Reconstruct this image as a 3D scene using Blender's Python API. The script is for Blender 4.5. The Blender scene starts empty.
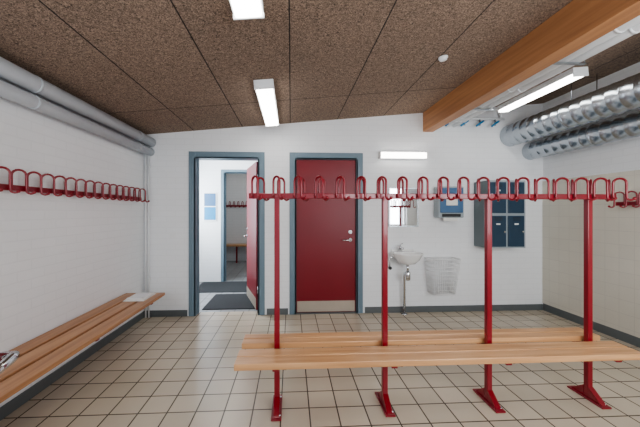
import bpy, bmesh, math
from mathutils import Vector, Matrix
sc = bpy.context.scene
C = bpy.context

# ------------------------------------------------------------------ materials
def new_mat(name):
    m = bpy.data.materials.new(name); m.use_nodes = True
    nt = m.node_tree
    return m, nt, nt.nodes['Principled BSDF']

def plain(name, col, rough=0.5, metal=0.0, var=0.06, scale=12.0, bump=0.0, coat=0.0):
    m, nt, b = new_mat(name)
    N, L = nt.nodes, nt.links
    tc = N.new('ShaderNodeNewGeometry')
    nz = N.new('ShaderNodeTexNoise'); nz.inputs['Scale'].default_value = scale; nz.inputs['Detail'].default_value = 4
    L.new(tc.outputs['Position'], nz.inputs['Vector'])
    mx = N.new('ShaderNodeMix'); mx.data_type = 'RGBA'
    mx.inputs[6].default_value = (*[c*(1-var) for c in col], 1)
    mx.inputs[7].default_value = (*[min(1, c*(1+var)) for c in col], 1)
    L.new(nz.outputs['Fac'], mx.inputs[0]); L.new(mx.outputs[2], b.inputs['Base Color'])
    b.inputs['Roughness'].default_value = rough; b.inputs['Metallic'].default_value = metal
    b.inputs['Coat Weight'].default_value = coat
    if bump:
        bp = N.new('ShaderNodeBump'); bp.inputs['Strength'].default_value = bump; bp.inputs['Distance'].default_value = 0.002
        L.new(nz.outputs['Fac'], bp.inputs['Height']); L.new(bp.outputs[0], b.inputs['Normal'])
    return m

def emit(name, col, s):
    m, nt, b = new_mat(name)
    b.inputs['Base Color'].default_value = (*col, 1)
    b.inputs['Emission Color'].default_value = (*col, 1); b.inputs['Emission Strength'].default_value = s
    return m

def pos_vec(nt, a, b_, offa=0.0, offb=0.0):
    N, L = nt.nodes, nt.links
    g = N.new('ShaderNodeNewGeometry'); s = N.new('ShaderNodeSeparateXYZ'); L.new(g.outputs['Position'], s.inputs[0])
    c = N.new('ShaderNodeCombineXYZ')
    for ax, off, k in ((a, offa, 0), (b_, offb, 1)):
        ad = N.new('ShaderNodeMath'); ad.operation = 'ADD'; ad.inputs[1].default_value = off
        L.new(s.outputs[ax], ad.inputs[0]); L.new(ad.outputs[0], c.inputs[k])
    return c.outputs[0], g.outputs['Position']

def brickmat(name, axis, col, mortar, wid, hei, off, msize, rough, bump, tilevar=0.03, o=(0, 0), stain=0.05, dist=0.003):
    m, nt, b = new_mat(name)
    N, L = nt.nodes, nt.links
    v, P = pos_vec(nt, axis[0], axis[1], *o)
    bt = N.new('ShaderNodeTexBrick'); bt.offset = off; bt.squash = 1.0
    bt.inputs['Scale'].default_value = 1.0
    bt.inputs['Brick Width'].default_value = wid; bt.inputs['Row Height'].default_value = hei
    bt.inputs['Mortar Size'].default_value = msize; bt.inputs['Mortar Smooth'].default_value = 0.3
    bt.inputs['Color1'].default_value = (*[c*(1-tilevar) for c in col], 1)
    bt.inputs['Color2'].default_value = (*[min(1, c*(1+tilevar)) for c in col], 1)
    bt.inputs['Mortar'].default_value = (*mortar, 1)
    L.new(v, bt.inputs['Vector'])
    nz = N.new('ShaderNodeTexNoise'); nz.inputs['Scale'].default_value = 2.2; nz.inputs['Detail'].default_value = 6
    L.new(P, nz.inputs['Vector'])
    mr = N.new('ShaderNodeMapRange'); mr.inputs['To Min'].default_value = 1-stain*2; mr.inputs['To Max'].default_value = 1.0+stain
    L.new(nz.outputs['Fac'], mr.inputs['Value'])
    mx = N.new('ShaderNodeVectorMath'); mx.operation = 'SCALE'
    L.new(bt.outputs['Color'], mx.inputs[0]); L.new(mr.outputs[0], mx.inputs['Scale'])
    L.new(mx.outputs[0], b.inputs['Base Color'])
    b.inputs['Roughness'].default_value = rough
    inv = N.new('ShaderNodeMath'); inv.operation = 'SUBTRACT'; inv.inputs[0].default_value = 1.0
    L.new(bt.outputs['Fac'], inv.inputs[1])
    bp = N.new('ShaderNodeBump'); bp.inputs['Strength'].default_value = bump; bp.inputs['Distance'].default_value = dist
    L.new(inv.outputs[0], bp.inputs['Height'])
    n2 = N.new('ShaderNodeTexNoise'); n2.inputs['Scale'].default_value = 60; L.new(P, n2.inputs['Vector'])
    b2 = N.new('ShaderNodeBump'); b2.inputs['Strength'].default_value = bump*0.25; b2.inputs['Distance'].default_value = 0.001
    L.new(n2.outputs['Fac'], b2.inputs['Height']); L.new(bp.outputs[0], b2.inputs['Normal'])
    L.new(b2.outputs[0], b.inputs['Normal'])
    return m, nt, b, mx, P

def wood(name, axis, c1, c2, rough=0.4):
    m, nt, b = new_mat(name)
    N, L = nt.nodes, nt.links
    g = N.new('ShaderNodeNewGeometry'); mp = N.new('ShaderNodeMapping')
    s = [26, 26, 26]; s['XYZ'.index(axis)] = 1.3
    mp.inputs['Scale'].default_value = s
    L.new(g.outputs['Position'], mp.inputs[0])
    nz = N.new('ShaderNodeTexNoise'); nz.inputs['Scale'].default_value = 1; nz.inputs['Detail'].default_value = 7
    nz.inputs['Distortion'].default_value = 0.5
    L.new(mp.outputs[0], nz.inputs['Vector'])
    cr = N.new('ShaderNodeValToRGB')
    cr.color_ramp.elements[0].position = 0.32; cr.color_ramp.elements[0].color = (*c1, 1)
    cr.color_ramp.elements[1].position = 0.68; cr.color_ramp.elements[1].color = (*c2, 1)
    L.new(nz.outputs['Fac'], cr.inputs[0]); L.new(cr.outputs[0], b.inputs['Base Color'])
    b.inputs['Roughness'].default_value = rough
    return m

M = {}
WALLC = (0.845, 0.86, 0.875)
M['wx'] = brickmat('painted_brick_x', (0, 2), WALLC, (0.81, 0.825, 0.84), 0.24, 0.075, 0.5, 0.006, 0.6, 0.16, 0.008, stain=.02)[0]
M['wy'] = brickmat('painted_brick_y', (1, 2), WALLC, (0.81, 0.825, 0.84), 0.24, 0.075, 0.5, 0.006, 0.6, 0.16, 0.008, stain=.02)[0]
M['tilew'] = brickmat('cream_wall_tile', (1, 2), (0.66, 0.63, 0.55), (0.58, 0.55, 0.49), 0.15, 0.15, 0.0, 0.003, 0.3, 0.15, 0.015)[0]
M['floor'] = brickmat('floor_tile', (0, 1), (0.57, 0.495, 0.39), (0.10, 0.08, 0.062), 0.2, 0.2, 0.0, 0.0055, 0.27, 0.5, 0.06, (0.07, 0.03), 0.07, 0.002)[0]
M['floor2'] = brickmat('grey_floor_tile', (0, 1), (0.33, 0.34, 0.35), (0.16, 0.16, 0.16), 0.2, 0.2, 0.0, 0.005, 0.25, 0.4, 0.05)[0]

# wood wool ceiling board
cm, nt, b, mx, P = brickmat('wood_wool_ceiling', (0, 1), (0.265, 0.192, 0.145), (0.04, 0.03, 0.025), 0.65, 2.4, 0.0, 0.0055, 0.95, 0.6, 0.05, (0.01, 1.5), 0.06, 0.006)
N, L = nt.nodes, nt.links
n1 = N.new('ShaderNodeTexNoise'); n1.inputs['Scale'].default_value = 70; n1.inputs['Detail'].default_value = 5; n1.inputs['Distortion'].default_value = 2.0
L.new(P, n1.inputs['Vector'])
r1 = N.new('ShaderNodeMapRange'); r1.inputs['From Min'].default_value = 0.34; r1.inputs['From Max'].default_value = 0.66
r1.inputs['To Min'].default_value = 0.25; r1.inputs['To Max'].default_value = 1.75
L.new(n1.outputs['Fac'], r1.inputs['Value'])
s1 = N.new('ShaderNodeVectorMath'); s1.operation = 'SCALE'
L.new(mx.outputs[0], s1.inputs[0]); L.new(r1.outputs[0], s1.inputs['Scale']); L.new(s1.outputs[0], b.inputs['Base Color'])
M['ceil'] = cm

M['white'] = plain('white_paint', (0.82, 0.83, 0.84), 0.4, var=0.02)
M['pipe'] = plain('grey_white_pipe_paint', (0.55, 0.59, 0.63), 0.4, var=0.03)
M['pipew'] = plain('white_pipe_paint', (0.80, 0.82, 0.83), 0.4, var=0.03)
M['frame'] = plain('blue_grey_frame_paint', (0.165, 0.235, 0.285), 0.4, var=0.04)
M['base'] = plain('grey_skirting', (0.13, 0.145, 0.15), 0.4, var=0.08)
M['red'] = plain('red_door_paint', (0.205, 0.006, 0.014), 0.38, var=0.05, scale=4)
M['redm'] = plain('red_steel_enamel', (0.24, 0.007, 0.017), 0.3, var=0.04, coat=0.25)
M['chrome'] = plain('chrome', (0.70, 0.71, 0.73), 0.13, 1.0, var=0.03)
M['galv'] = plain('galvanised_steel', (0.50, 0.54, 0.58), 0.27, 1.0, var=0.12, scale=9)
M['steelplate'] = plain('kick_plate', (0.47, 0.41, 0.34), 0.4, 0.3, var=0.06)
M['dark'] = plain('dark_plastic', (0.02, 0.02, 0.022), 0.5)
M['mat'] = plain('door_mat_fibre', (0.035, 0.038, 0.042), 0.95, var=0.4, scale=150, bump=0.6)
M['blue'] = plain('locker_blue', (0.020, 0.052, 0.092), 0.4, var=0.05)
M['lockgrey'] = plain('locker_grey', (0.17, 0.21, 0.225), 0.45, var=0.05)
M['lockfront'] = plain('locker_front_frame', (0.36, 0.41, 0.44), 0.45, var=0.05)
M['bluep'] = plain('blue_plastic', (0.07, 0.16, 0.30), 0.25, var=0.05)
M['blueb'] = plain('bright_blue_enamel', (0.02, 0.23, 0.46), 0.35)
M['ceramic'] = plain('ceramic', (0.84, 0.84, 0.83), 0.12, var=0.01, coat=0.5)
M['mirror'] = plain('mirror_glass', (0.85, 0.87, 0.88), 0.03, 1.0, var=0.0)
M['paper'] = plain('paper', (0.80, 0.80, 0.77), 0.7, var=0.03)
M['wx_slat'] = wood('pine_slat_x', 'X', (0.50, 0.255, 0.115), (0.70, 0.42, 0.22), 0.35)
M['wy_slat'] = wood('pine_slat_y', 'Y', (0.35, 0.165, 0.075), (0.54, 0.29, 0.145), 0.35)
M['beam'] = wood('pine_beam', 'Y', (0.38, 0.175, 0.078), (0.52, 0.26, 0.12), 0.45)
M['tube'] = emit('lamp_diffuser', (1.0, 0.98, 0.94), 7.5)
M['tubew'] = emit('wall_lamp_diffuser', (1.0, 0.96, 0.90), 5.0)

# ------------------------------------------------------------------ mesh builder
class B:
    def __init__(s, name):
        s.name = name; s.bm = bmesh.new(); s.mats = []; s.M = Matrix.Identity(4)
    def mi(s, k):
        if k not in s.mats: s.mats.append(k)
        return s.mats.index(k)
    def add(s, tmp, k, smooth=False):
        i = s.mi(k)
        vm = {}
        for v in tmp.verts: vm[v] = s.bm.verts.new(s.M @ v.co)
        for f in tmp.faces:
            try:
                nf = s.bm.faces.new([vm[v] for v in f.verts]); nf.material_index = i; nf.smooth = smooth or f.smooth
            except ValueError: pass
        tmp.free()
    def box(s, a, b, k, bev=0.0, R=None):
        t = bmesh.new(); bmesh.ops.create_cube(t, size=1)
        a, b = Vector(a), Vector(b); c = (a+b)/2; d = b-a
        for v in t.verts: v.co = Vector((v.co.x*abs(d.x), v.co.y*abs(d.y), v.co.z*abs(d.z)))
        if bev: bmesh.ops.bevel(t, geom=t.edges[:], offset=bev, segments=2, affect='EDGES', profile=0.5)
        for v in t.verts: v.co = (R @ v.co if R else v.co) + c
        s.add(t, k)
    def poly(s, verts, faces, k, smooth=False):
        t = bmesh.new(); vs = [t.verts.new(v) for v in verts]
        for f in faces: t.faces.new([vs[i] for i in f])
        bmesh.ops.recalc_face_normals(t, faces=t.faces[:])
        s.add(t, k, smooth)
    def tube(s, pts, r, k, seg=12):
        pts = [Vector(p) for p in pts]; n = len(pts)
        rs = r if isinstance(r, (list, tuple)) else [r]*n
        t = bmesh.new(); rings = []
        up = None
        for i in range(n):
            d = (pts[min(i+1, n-1)] - pts[max(i-1, 0)]).normalized()
            if up is None:
                up = Vector((0, 0, 1)) if abs(d.z) < 0.9 else Vector((1, 0, 0))
            u = (up - d*up.dot(d)).normalized(); w = d.cross(u); up = u
            rings.append([t.verts.new(pts[i] + (u*math.cos(2*math.pi*j/seg) + w*math.sin(2*math.pi*j/seg))*rs[i]) for j in range(seg)])
        for i in range(n-1):
            for j in range(seg):
                f = t.faces.new((rings[i][j], rings[i][(j+1) % seg], rings[i+1][(j+1) % seg], rings[i+1][j])); f.smooth = True
        t.faces.new(rings[0][::-1]); t.faces.new(rings[-1])
        s.add(t, k)
    def lathe(s, prof, c, k, sx=1, sy=1, seg=32, capend=True):
        t = bmesh.new(); rings = []
        for r, z in prof:
            rings.append([t.verts.new((c[0]+r*sx*math.cos(2*math.pi*j/seg), c[1]+r*sy*math.sin(2*math.pi*j/seg), c[2]+z)) for j in range(seg)])
        for i in range(len(prof)-1):
            for j in range(seg):
                f = t.faces.new((rings[i][j], rings[i][(j+1) % seg], rings[i+1][(j+1) % seg], rings[i+1][j])); f.smooth = True
        if capend:
            t.faces.new(rings[0][::-1]); t.faces.new(rings[-1])
        s.add(t, k)
    def ball(s, c, r, k, seg=12):
        t = bmesh.new(); bmesh.ops.create_uvsphere(t, u_segments=seg, v_segments=8, radius=r)
        for v in t.verts: v.co += Vector(c)
        for f in t.faces: f.smooth = True
        s.add(t, k)
    def done(s):
        me = bpy.data.meshes.new(s.name)
        s.bm.to_mesh(me); s.bm.free()
        for k in s.mats: me.materials.append(M[k])
        o = bpy.data.objects.new(s.name, me); C.collection.objects.link(o)
        return o

# ------------------------------------------------------------------ dimensions
XL, XR, YB, YF = -1.97, 3.63, 4.17, -0.15
def zc(x): return 2.45 + 0.094*(x - XL)
SL = math.atan(0.094)

# ------------------------------------------------------------------ shell
b = B('floor'); b.box((XL-.15, YF-.2, -.1), (XR+.15, YB+.15, 0), 'floor'); b.done()
b = B('ceiling')
x0, x1, y0, y1 = XL, XR, YF, YB
vs = [(x0, y0, zc(x0)), (x1, y0, zc(x1)), (x1, y1, zc(x1)), (x0, y1, zc(x0))]
vs += [(x, y, z+.1) for x, y, z in vs]
b.poly(vs, [(0, 1, 2, 3), (4, 5, 6, 7), (0, 1, 5, 4), (1, 2, 6, 5), (2, 3, 7, 6), (3, 0, 4, 7)], 'ceil'); b.done()
b = B('wall_left'); b.box((XL-.15, YF-.2, 0), (XL, YB+.15, 3.1), 'wy'); b.done()
b = B('wall_right')
b.box((XR, YF-.2, 0), (XR+.15, YB+.15, 3.1), 'wy')
b.box((XR-.012, YF, .1), (XR-.0005, YB-.001, 1.85), 'tilew')
b.done()
T = .15
def wall_open(name, y, xa, xb, h, ops, k='wx', th=T):
    b = B(name); x = xa
    for (oa, ob, za, zb) in ops:
        b.box((x, y, 0), (oa, y+th, h), k)
        b.box((oa, y, zb), (ob, y+th, h), k)
        if za > 0: b.box((oa, y, 0), (ob, y+th, za), k)
        x = ob
    b.box((x, y, 0), (xb, y+th, h), k)
    return b.done()
wall_open('wall_back', YB, XL, XR, 3.1, [(-1.37, -.36, 0, 2.21), (-.01, 1.0, 0, 2.21)])
wall_open('wall_front', YF-.2, XL, XR, 3.1, [(-1.9, -1.0, 1.0, 2.2), (-.47, .45, 0, 2.15), (.7, 3.3, 1.0, 2.3)], th=.2)
for i, (a, c, z0, z1) in enumerate([(-1.9, -1.0, 1.0, 2.2), (.7, 3.3, 1.0, 2.3)]):  # unseen windows behind the camera, added to let light into the room
    b = B('added_window_%d' % (i+1)); y = YF-.12
    b.box((a, y, z0), (a+.06, y+.05, z1), 'white'); b.box((c-.06, y, z0), (c, y+.05, z1), 'white')
    b.box((a+.06, y, z0), (c-.06, y+.05, z0+.06), 'white'); b.box((a+.06, y, z1-.06), (c-.06, y+.05, z1), 'white')
    mid = (a+c)/2
    b.box((mid-.03, y, z0+.06), (mid+.03, y+.05, z1-.06), 'white')
    b.done()
# vestibule and far room
wall_open('wall_vestibule_far', 6.2, -2.2, 0.35, 2.75, [(-1.42, -.5, 0, 2.27)], th=.12)
b = B('wall_vestibule_left'); b.box((-2.3, YB+T, 0), (-2.2, 6.32, 2.75), 'wy'); b.done()
b = B('wall_vestibule_right'); b.box((.35, YB+T, 0), (.45, 6.32, 2.75), 'wy'); b.done()
b = B('ceiling_vestibule'); b.box((-2.3, YB+T, 2.75), (.45, 6.32, 2.85), 'white'); b.done()
b = B('floor_vestibule'); b.box((-3.4, YB+T, -.1), (.9, 9.1, 0), 'floor2'); b.done()
b = B('wall_far_room_back'); b.box((-3.3, 8.8, 0), (.8, 8.9, 2.75), 'wx'); b.done()
b = B('wall_far_room_left'); b.box((-3.3, 6.32, 0), (-3.2, 8.8, 2.75), 'wy'); b.done()
b = B('wall_far_room_right'); b.box((.7, 6.32, 0), (.8, 8.8, 2.75), 'wy'); b.done()
b = B('wall_far_room_front'); b.box((-3.2, 6.22, 0), (-2.3, 6.32, 2.75), 'wx'); b.box((.45, 6.22, 0), (.7, 6.32, 2.75), 'wx'); b.done()
b = B('ceiling_far_room'); b.box((-3.3, 6.32, 2.75), (.8, 8.9, 2.85), 'white'); b.done()

# skirting
b = B('baseboard_back')
for a, c in ((XL+.001, -1.40), (-.33, -.04), (1.03, XR-.014)):
    b.box((a, YB-.012, 0), (c, YB-.0005, .085), 'base', .002)
b.done()
b = B('baseboard_left'); b.box((XL+.0005, YF, 0), (XL+.012, YB-.013, .085), 'base', .002); b.done()
b = B('baseboard_right'); b.box((XR-.014, YF, 0), (XR-.0005, YB-.013, .099), 'base', .002); b.done()

# ceiling beam
b = B('ceiling_beam')
b.poly([(1.86, YF, 2.54), (2.0, YF, 2.54), (2.0, YB, 2.54), (1.86, YB, 2.54),
        (1.86, YF, zc(1.86)-.001), (2.0, YF, zc(2.0)-.001), (2.0, YB, zc(2.0)-.001), (1.86, YB, zc(1.86)-.001)],
       [(0, 1, 2, 3), (4, 5, 6, 7), (0, 1, 5, 4), (1, 2, 6, 5), (2, 3, 7, 6), (3, 0, 4, 7)], 'beam'); b.done()

# ------------------------------------------------------------------ doors
def casing(name, xa, xb, y, th, ztop, k='frame', w=.09):
    b = B(name)
    ya, yb = y-.016, y+th+.016
    for s, x in ((-1, xa), (1, xb)):
        o = x + s*w
        b.box((min(x, o), ya, 0), (max(x, o), y-.0005, ztop+w), k, .003)
        b.box((min(x, o), y+th+.0005, 0), (max(x, o), yb, ztop+w), k, .003)
        i = x + s*.02
        b.box((min(x, i), ya, 0), (max(x, i), yb, ztop), k, .002)
    b.box((xa, ya, ztop), (xb, y-.0005, ztop+w), k, .003)
    b.box((xa, y+th+.0005, ztop), (xb, yb, ztop+w), k, .003)
    b.box((xa, ya, ztop), (xb, yb, ztop+.02), k, .002)
    b.box((xa, y+th*.55, 0), (xa+.012, y+th*.75, ztop), k); b.box((xb-.012, y+th*.55, 0), (xb, y+th*.75, ztop), k)
    return b.done()
casing('trim_1', -1.29, -.45, YB, T, 2.14)
casing('trim_2', .07, .91, YB, T, 2.14)
casing('trim_3', -1.34, -.58, 6.2, .12, 2.20, w=.07)

def handle(b, p, nrm, lev, lock=.11, big=1.0):
    p, nrm, lev = Vector(p), Vector(nrm), Vector(lev)
    b.tube([p, p+nrm*.008], .026*big, 'chrome', 20)
    q = p+nrm*.055
    b.tube([p+nrm*.004, p+nrm*.035, q+lev*.006, q+lev*.02, q+lev*.06, q+lev*.12], [.009*big, .009*big, .010*big, .010*big, .009*big, .008*big], 'chrome', 14)
    c = p+Vector((0, 0, lock))
    b.tube([c, c+nrm*.008], .026*big, 'chrome', 20)
    b.tube([c+nrm*.008, c+nrm*.022], .015, 'chrome', 14)

b = B('door_1')   # closed red door
b.box((.073, YB+.03, .012), (.907, YB+.07, 2.137), 'red', .003)
b.box((.085, YB+.026, .02), (.895, YB+.030, .17), 'steelplate', .001)
handle(b, (.83, YB+.03, 1.02), (0, -1, 0), (-1, 0, 0))
b.box((.073, YB-.01, 0), (.907, YB+.14, .012), 'base')
b.done()

b = B('door_2')   # open red leaf swung into the vestibule
ang = math.atan2(.25, .80)
b.M = Matrix.Translation((-.455, YB+T+.02, 0)) @ Matrix.Rotation(ang, 4, 'Z')
b.box((-.04, 0, .015), (0, .83, 2.13), 'red', .003)
b.box((-.044, .01, .02), (-.0405, .82, .17), 'steelplate', .001)
handle(b, (-.04, .765, 1.02), (-1, 0, 0), (0, -1, 0))
for z in (.25, 1.85): b.tube([(-.02, -.008, z), (-.02, -.008, z+.1)], .009, 'chrome')
b.done()

b = B('door_3')   # entrance leaf standing open beside the photographer
b.M = Matrix.Translation((-.405, YF+.10, 0)) @ Matrix.Rotation(math.radians(20), 4, 'Z')
b.box((-.04, 0, .012), (0, .84, 2.1), 'red', .003)
handle(b, (0, .80, 1.085), (1, 0, 0), (0, -1, 0), big=1.15)
for z in (.25, 1.85): b.tube([(-.02, -.008, z), (-.02, -.008, z+.1)], .008, 'chrome')
b.done()

# ------------------------------------------------------------------ hooks
def hook(b, p, out, side, h=.125, r=.0085, w=.038, so=.66, tail=.105):
    """cane shaped coat hook: rises from the rail, bends over and drops to an upturned ball end"""
    p, out, side = Vector(p), Vector(out).normalized(), Vector(side).normalized()
    d = (out*0.75 + side*so).normalized()
    base = p + out*.012
    pts = [base + Vector((0, 0, -.018)), base, base+Vector((0, 0, h*.5)), base+Vector((0, 0, h-w))]
    for i in range(1, 9):
        a = math.pi*i/8
        pts.append(base + d*(w*(1-math.cos(a))) + Vector((0, 0, h-w+w*math.sin(a))))
    e = pts[-1]
    pts += [e+Vector((0, 0, -tail*.5)), e+Vector((0, 0, -tail))+d*.001]
    for i in range(1, 6):
        a = math.pi*i/6
        pts.append(e + d*(.022*(1-math.cos(a))) + Vector((0, 0, -tail-.022*math.sin(a))))
    b.tube(pts, r, 'redm', 8)
    b.ball(pts[-1], r*1.45, 'redm', 10)

def wall_rack(name, x, y0, y1, z, out, step):
    b = B(name)
    b.box((min(x, x+out*.03)+(.001 if out > 0 else 0), y0, z-.020), (max(x, x+out*.03)-(.001 if out < 0 else 0), y1, z+.020), 'redm', .003)
    n = int((y1-y0-.08)/step)
    for i in range(n+1):
        hook(b, (x+out*.03, y1-.10-i*step, z), (out, 0, 0), (0, 1, 0), r=.0078)
    return b.done()
wall_rack('coat_hook_rail', XL, .9, 4.04, 1.58, 1, .125)
wall_rack('coat_hook_rail', XR-.013, .5, 3.16, 1.50, -1, .118)
b = B('coat_hook_rail'); b.box((-2.3, 8.765, 1.56), (-.6, 8.799, 1.61), 'redm', .003)
for i in range(14): hook(b, (-2.25+i*.12, 8.765, 1.585), (0, -1, 0), (1, 0, 0))
b.done()

# ------------------------------------------------------------------ double sided bench with hook rail
b = B('locker_room_bench_with_coat_rail')
YP = 2.18
BX0, BX1 = -.36, 2.40
posts = [-.10, .685, 1.47, 2.255]
for ya, yb_ in ((1.92, 2.022), (2.030, 2.132), (2.222, 2.306), (2.314, 2.398)):
    b.box((BX0, ya, .408), (BX1, yb_, .45), 'wx_slat', .005)
for x in posts:
    b.box((x-.019, YP-.019, .008), (x+.019, YP+.019, 1.525), 'redm', .004)
    b.box((x-.02, 1.96, .376), (x+.02, YP-.021, .4075), 'redm', .003)
    b.box((x-.02, YP+.021, .376), (x+.02, 2.37, .4075), 'redm', .003)
    b.box((x-.035, YP-.14, 0), (x+.035, YP+.14, .012), 'redm', .003)
    for s in (-1, 1):
        y1_, y2_ = YP+s*.02, YP+s*.12
        b.poly([(x-.02, y1_, .012), (x+.02, y1_, .012), (x+.02, y1_, .09), (x-.02, y1_, .09), (x-.02, y2_, .012), (x+.02, y2_, .012)],
               [(0, 1, 2, 3), (0, 1, 5, 4), (3, 2, 5, 4), (0, 3, 4), (1, 2, 5)], 'redm')
        b.tube([(x+.022, YP+s*.105, .012), (x+.022, YP+s*.105, .02)], .009, 'chrome', 6)
        b.tube([(x+.06, YP+s*.17, .370), (x+.06, YP+s*.17, .4075)], .018, 'dark', 10)
        b.box((x+.02, YP+s*.17-.02, .396), (x+.08, YP+s*.17+.02, .4075), 'redm')
b.box((-.30, YP-.014, 1.505), (2.47, YP+.014, 1.545), 'redm', .004)
n = 19
for i in range(n):
    x = -.275 + i*(2.70/(n-1))
    hook(b, (x, YP-.014, 1.53), (0, -1, 0), (1, 0, 0), h=.13, r=.008, w=.035)
    hook(b, (x+.03, YP+.014, 1.53), (0, 1, 0), (1, 0, 0), h=.13, r=.008, w=.035)
b.done()

# ------------------------------------------------------------------ wall bench, left
b = B('wall_bench')
for xa, xb in ((-1.955, -1.82), (-1.795, -1.66), (-1.635, -1.50)):
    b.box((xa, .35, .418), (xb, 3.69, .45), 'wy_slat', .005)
for y in (.6, 1.55, 2.5, 3.45):
    b.box((XL+.001, y-.02, .382), (-1.54, y+.02, .4175), 'redm', .003)
    b.box((XL+.001, y-.02, .16), (XL+.028, y+.02, .382), 'redm', .003)
    b.tube([(XL+.03, y, .19), (-1.72, y, .39)], .011, 'redm')
b.done()
b = B('wall_bench')  # bench in far room
for ya, yb_ in ((8.38, 8.57), (8.585, 8.78)): b.box((-2.3, ya, .46), (-.7, yb_, .5), 'wx_slat', .004)
for x in (-2.1, -1.5, -.9):
    b.box((x-.02, 8.42, .42), (x+.02, 8.798, .46), 'redm'); b.box((x-.02, 8.44, 0), (x+.02, 8.48, .42), 'redm')
b.done()
b = B('paper_folder')
b.box((-1.80, 3.33, .451), (-1.58, 3.63, .457), 'paper', .001)
b.box((-1.79, 3.34, .457), (-1.59, 3.62, .468), 'paper', .002, Matrix.Rotation(.05, 3, 'Z'))
b.box((-1.775, 3.37, .468), (-1.62, 3.58, .473), 'white', .001, Matrix.Rotation(-.12, 3, 'Z'))
b.done()

# ------------------------------------------------------------------ pipes
b = B('heating_pipes')
for x, z, r in ((-1.875, 2.345, .062), (-1.885, 2.215, .052)):
    b.tube([(x, YF+.001, z), (x, YB-.001, z)], r, 'pipe', 24)
    for y in (.8, 2.3, 3.8):
        b.tube([(x, y, z), (x, y+.025, z)], r+.003, 'pipe', 24)
        b.box((XL+.001, y+.002, z-.012), (x-r+.01, y+.022, z+.012), 'pipe')
b.done()
b = B('riser_pipes')
for x in (-1.935, -1.895):
    b.tube([(x, 4.135, .0), (x, 4.135, 2.16)], .011, 'white', 12)
    for z in (.5, 1.3, 2.0): b.box((x-.015, 4.13, z), (x+.015, 4.169, z+.02), 'white')
b.done()
b = B('ceiling_pipes')
PZ = 2.655
for i, x in enumerate((2.09, 2.20, 2.31)):
    b.tube([(x, YF+.001, PZ), (x, YB-.001, PZ)], .044, 'pipew', 24)
    for y in (.9, 1.9, 2.9, 3.9): b.tube([(x, y, PZ), (x, y+.02, PZ)], .047, 'pipew', 24)
for y in (1.2, 2.3, 3.4):
    b.box((2.03, y, PZ-.055), (2.37, y+.03, PZ-.046), 'galv')
    for x in (2.035, 2.365): b.tube([(x, y+.015, PZ-.05), (x, y+.015, zc(x)-.002)], .004, 'galv', 6)
b.done()
b = B('pipe_manifold_with_valves')
b.tube([(2.06, 4.10, 2.72), (3.0, 4.10, 2.72)], .018, 'pipew', 14)
b.tube([(2.95, 4.10, 2.72), (2.95, 4.10, zc(2.95)-.002)], .014, 'pipew', 12)
for i, x in enumerate((2.20, 2.42, 2.64, 2.86)):
    y = 4.10; z = 2.705
    b.tube([(x, y, z), (x, y, z-.085)], .013, 'galv', 12)
    b.tube([(x, y, z-.045), (x, y-.035, z-.045)], .012, 'galv', 12)
    b.tube([(x+.035, y-.035, z-.03), (x+.01, y-.04, z-.045), (x-.03, y-.045, z-.07), (x-.075, y-.045, z-.105)], [.013, .015, .013, .013], 'blueb', 10)
b.done()

def duct(name, x, z, r, ya, yb_):
    b = B(name)
    pts = []; rs = []
    y = ya
    while y < yb_-.03:
        pts += [(x, y, z), (x, y+.105, z), (x, y+.109, z), (x, y+.115, z)]; rs += [r, r, r+.0025, r+.0025]
        y += .12
    pts.append((x, yb_, z)); rs.append(r)
    b.tube(pts, rs, 'galv', 64)
    for yy in (.6, 1.9, 3.2):
        b.tube([(x, yy, z), (x, yy+.03, z)], r+.006, 'galv', 64)
        b.tube([(x, yy+.015, z+r), (x, yy+.015, zc(x)-.002)], .005, 'galv', 6)
    return b.done()
duct('ventilation_duct', 3.13, 2.50, .15, YF+.001, YB-.001)
duct('ventilation_duct', 3.43, 2.28, .12, YF+.001, YB-.001)

# ------------------------------------------------------------------ lamps
def ceil_lamp(x, ya, yb_, w=.18, drop=0.0):
    b = B('fluorescent_ceiling_lamp')
    zz = zc(x)-.003-drop
    b.M = Matrix.Translation((x, (ya+yb_)/2, zz)) @ Matrix.Rotation(-SL, 4, 'Y')
    l = (yb_-ya)/2
    b.box((-w/2, -l, -.055), (w/2, l, 0), 'white', .006)
    b.box((-w/2+.014, -l+.012, -.082), (w/2-.014, l-.012, -.0555), 'tube', .010)
    b.box((-w/2, -l, -.088), (w/2, -l+.012, -.055), 'white', .003)
    b.box((-w/2, l-.012, -.088), (w/2, l, -.055), 'white', .003)
    if drop:
        for y in (-l*.6, l*.6): b.tube([(0, y, 0), (0, y, drop)], .006, 'white', 8)
    return b.done()
ceil_lamp(-.25, .56, 1.76)
ceil_lamp(-.25, 2.74, 3.94)
ceil_lamp(2.70, 2.68, 3.72, .15, .12)
b = B('wall_lamp')
b.box((1.22, YB-.05, 2.15), (1.89, YB-.001, 2.25), 'white', .005)
b.box((1.235, YB-.09, 2.155), (1.875, YB-.0505, 2.235), 'tubew', .015)
b.box((1.222, YB-.09, 2.15), (1.235, YB-.05, 2.24), 'white', .003); b.box((1.875, YB-.09, 2.15), (1.888, YB-.05, 2.24), 'white', .003)
b.done()
b = B('added_vestibule_lamp'); b.box((-1.2, 4.9, 2.69), (-.9, 5.9, 2.749), 'white', .01); b.box((-1.18, 4.92, 2.67), (-.92, 5.88, 2.689), 'tube', .005); b.done()  # unseen fixture, added to brighten the vestibule
b = B('added_far_room_lamp'); b.box((-1.5, 7.1, 2.69), (-1.2, 8.1, 2.749), 'white', .01); b.box((-1.48, 7.12, 2.67), (-1.22, 8.08, 2.689), 'tube', .005); b.done()  # out of view, added to light the far room
b = B('smoke_detector')
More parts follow.
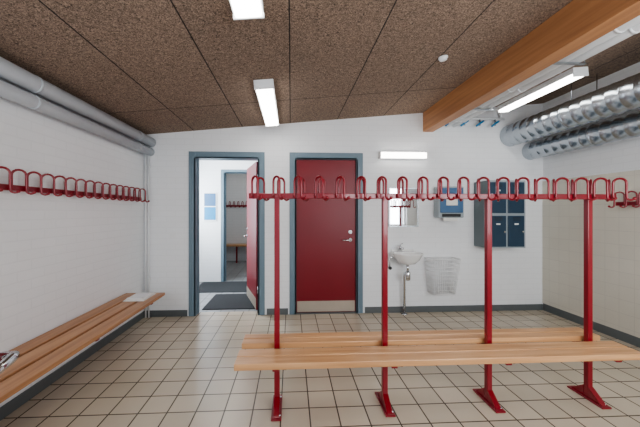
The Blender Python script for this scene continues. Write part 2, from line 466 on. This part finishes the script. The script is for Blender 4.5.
b.M = Matrix.Translation((1.32, 2.56, zc(1.32)-.002)) @ Matrix.Rotation(-SL, 4, 'Y')
b.lathe([(.04, 0), (.04, -.012), (.032, -.020), (.030, -.028), (.018, -.032)], (0, 0, 0), 'white'); b.done()

# ------------------------------------------------------------------ sink
b = B('wash_basin')
cx, cy, zr = 1.56, 3.965, .86
b.lathe([(.05, -.15), (.10, -.14), (.155, -.09), (.185, -.03), (.20, -.008), (.20, 0), (.192, .004), (.178, 0), (.165, -.02), (.14, -.07), (.09, -.11), (.02, -.12)], (cx, cy, zr), 'ceramic', 1.0, .85, 40)
b.box((cx-.17, cy+.08, zr-.07), (cx+.17, YB-.001, zr+.004), 'ceramic', .012)
b.box((cx-.16, YB-.03, zr+.004), (cx+.16, YB-.001, zr+.03), 'ceramic', .006)
b.lathe([(.024, 0), (.024, .008), (.006, .009)], (cx, cy, zr-.12), 'chrome')
b.lathe([(.026, 0), (.024, .05), (.021, .075), (.010, .082)], (cx-.06, YB-.075, zr+.004), 'chrome')
b.tube([(cx-.06, YB-.08, zr+.045), (cx-.06, YB-.13, zr+.065), (cx-.06, YB-.18, zr+.068), (cx-.06, YB-.20, zr+.05)], [.013, .012, .011, .011], 'chrome')
b.tube([(cx-.06, YB-.075, zr+.08), (cx-.06, YB-.10, zr+.10), (cx-.06, YB-.16, zr+.125)], [.010, .008, .007], 'chrome')
b.tube([(cx, cy, zr-.15), (cx, cy, zr-.25)], .018, 'chrome')
b.lathe([(.03, 0), (.036, -.01), (.036, -.10), (.026, -.115)], (cx, cy, zr-.25), 'chrome')
b.tube([(cx, cy+.03, zr-.28), (cx, cy+.08, zr-.28), (cx, cy+.11, zr-.29), (cx, cy+.12, zr-.33), (cx, cy+.12, 0)], .017, 'chrome')
b.lathe([(.04, 0), (.04, .008), (.018, .014)], (cx, cy+.12, .0), 'chrome')
for dx in (-.2,):
    b.tube([(cx+dx, YB-.001, .64), (cx+dx, YB-.06, .64), (cx+dx, YB-.065, .66), (cx+dx, YB-.065, .78), (cx-.08, YB-.09, .80)], .009, 'chrome')
    b.tube([(cx+dx, YB-.03, .64), (cx+dx, YB-.075, .64)], .017, 'chrome'); b.tube([(cx+dx, YB-.075, .64), (cx+dx, YB-.10, .64)], .022, 'dark')
b.done()
b = B('wall_mirror')
b.box((1.37, YB-.012, 1.2), (1.79, YB-.001, 1.75), 'galv', .003); b.box((1.385, YB-.014, 1.215), (1.775, YB-.0122, 1.735), 'mirror')
b.done()
b = B('paper_towel_dispenser')
xa, xb = 2.01, 2.37
b.box((xa, YB-.15, 1.33), (xb, YB-.001, 1.76), 'lockfront', .015)
b.box((xa+.02, YB-.165, 1.40), (xb-.02, YB-.1495, 1.74), 'bluep', .008)
b.box((xa+.10, YB-.169, 1.50), (xb-.10, YB-.1645, 1.66), 'paper', .002)
b.box((xa+.05, YB-.156, 1.345), (xb-.05, YB-.1495, 1.385), 'dark', .002)
b.box((xa+.08, YB-.13, 1.285), (xb-.08, YB-.125, 1.332), 'paper', .001)
b.tube([(xb-.06, YB-.165, 1.70), (xb-.06, YB-.172, 1.70)], .012, 'chrome')
b.done()

# wire waste basket on the wall
b = B('wall_waste_basket')
xa, xb, yb_, ya, zt, zb = 1.88, 2.28, YB-.008, YB-.23, .77, .29
tp = [(xa, ya), (xb, ya), (xb, yb_), (xa, yb_)]; bt = [(xa+.05, ya+.06), (xb-.05, ya+.06), (xb-.05, yb_), (xa+.05, yb_)]
NH = 9
for h in range(NH+1):
    t = h/NH
    q = [tuple(tp[j][k]*(1-t)+bt[j][k]*t for k in (0, 1)) for j in range(4)]; z = zt*(1-t)+zb*t
    b.tube([(x, y, z) for x, y in q+[q[0]]], .007 if h in (0, NH) else .0035, 'white', 6)
for e in range(4):
    NV = 11 if e % 2 == 0 else 6
    for f in range(NV):
        f /= NV; n2 = (e+1) % 4
        p = [tp[e][k]*(1-f)+tp[n2][k]*f for k in (0, 1)]; q = [bt[e][k]*(1-f)+bt[n2][k]*f for k in (0, 1)]
        b.tube([(p[0], p[1], zt), (q[0], q[1], zb)], .0035, 'white', 6)
for f in range(1, 8):
    x = bt[0][0]+(bt[1][0]-bt[0][0])*f/8
    b.tube([(x, bt[0][1], zb), (x, yb_, zb)], .003, 'white', 6)
b.done()

b = B('wall_locker')
xa, xb, ya, yb_, z0, z1 = 2.60, 3.12, 3.87, YB-.001, .93, 1.83
b.box((xa, ya, z0), (xb, yb_, z1), 'lockgrey', .003)
b.box((xa, ya-.004, z0), (xb, ya-.0005, z1), 'lockfront', .001)
for i in range(2):
    for j in range(2):
        X0 = xa+.022+i*.25; Z0 = z0+.02+j*.445
        b.box((X0, ya-.02, Z0), (X0+.222, ya-.0045, Z0+.41), 'blue', .004)
        for k in range(3): b.box((X0+.06, ya-.023, Z0+.35+k*.016), (X0+.166, ya-.0195, Z0+.356+k*.016), 'dark')
        b.tube([(X0+.195, ya-.02, Z0+.2), (X0+.195, ya-.034, Z0+.2)], .011, 'chrome', 12)
        b.box((X0+.085, ya-.022, Z0+.29), (X0+.14, ya-.0195, Z0+.31), 'paper')
b.done()
b = B('wall_switch'); b.box((-1.63, YB-.012, 1.06), (-1.55, YB-.001, 1.14), 'white', .003); b.box((-1.61, YB-.016, 1.075), (-1.57, YB-.0118, 1.125), 'white', .002); b.done()

# vestibule things
b = B('door_mat'); b.box((-1.28, 4.42, 0), (-.50, 5.22, .012), 'mat', .003); b.done()
b = B('door_mat'); b.box((-1.75, 5.36, 0), (-.50, 6.15, .012), 'mat', .003); b.done()
b = B('wall_poster')
b.box((-1.76, 6.18, 1.23), (-1.50, 6.199, 1.80), 'white', .003)
b.box((-1.745, 6.177, 1.53), (-1.515, 6.181, 1.785), 'bluep'); b.box((-1.745, 6.177, 1.25), (-1.515, 6.181, 1.51), 'blueb'); b.done()

# ------------------------------------------------------------------ light
def area(name, loc, rot, sx, sy, e, col=(1, 1, 1)):
    l = bpy.data.lights.new(name, 'AREA'); l.shape = 'RECTANGLE'; l.size = sx; l.size_y = sy; l.energy = e; l.color = col
    o = bpy.data.objects.new(name, l); o.location = loc; o.rotation_euler = rot; C.collection.objects.link(o); return o
area('added_fill_right', (2.0, YF-.30, 1.65), (math.radians(90), 0, 0), 2.5, 1.25, 60, (.94, .97, 1.0))  # added fill light behind the camera, shining in through the added right opening
area('added_fill_left', (-1.45, YF-.30, 1.6), (math.radians(90), 0, 0), .85, 1.15, 20, (.88, .94, 1.0))  # smaller added fill, same role at the left opening
area('vestibule_added_fill', (-2.15, 5.3, 1.6), (0, math.radians(-90), 0), 1.2, 1.2, 48, (.86, .94, 1.0))  # added fill inside the vestibule's left wall, which has no window
w = bpy.data.worlds.new('World'); sc.world = w; w.use_nodes = True
nt = w.node_tree; bg = nt.nodes['Background']
bg.inputs['Color'].default_value = (.85, .92, 1, 1); bg.inputs['Strength'].default_value = 1.0

# ------------------------------------------------------------------ camera
cam = bpy.data.cameras.new('camera'); co = bpy.data.objects.new('camera', cam); C.collection.objects.link(co)
cam.sensor_width = 36; cam.lens = 302/640*36; cam.clip_start = .02
cam.shift_x = 13.2/640; cam.shift_y = -1.5/640
co.location = (0, 0, 1.41); co.rotation_euler = (math.radians(90), 0, math.radians(-3))
sc.camera = co
sc.view_settings.view_transform = 'AgX'
try: sc.view_settings.look = 'AgX - Medium High Contrast'
except Exception: pass
sc.view_settings.exposure = 0.42
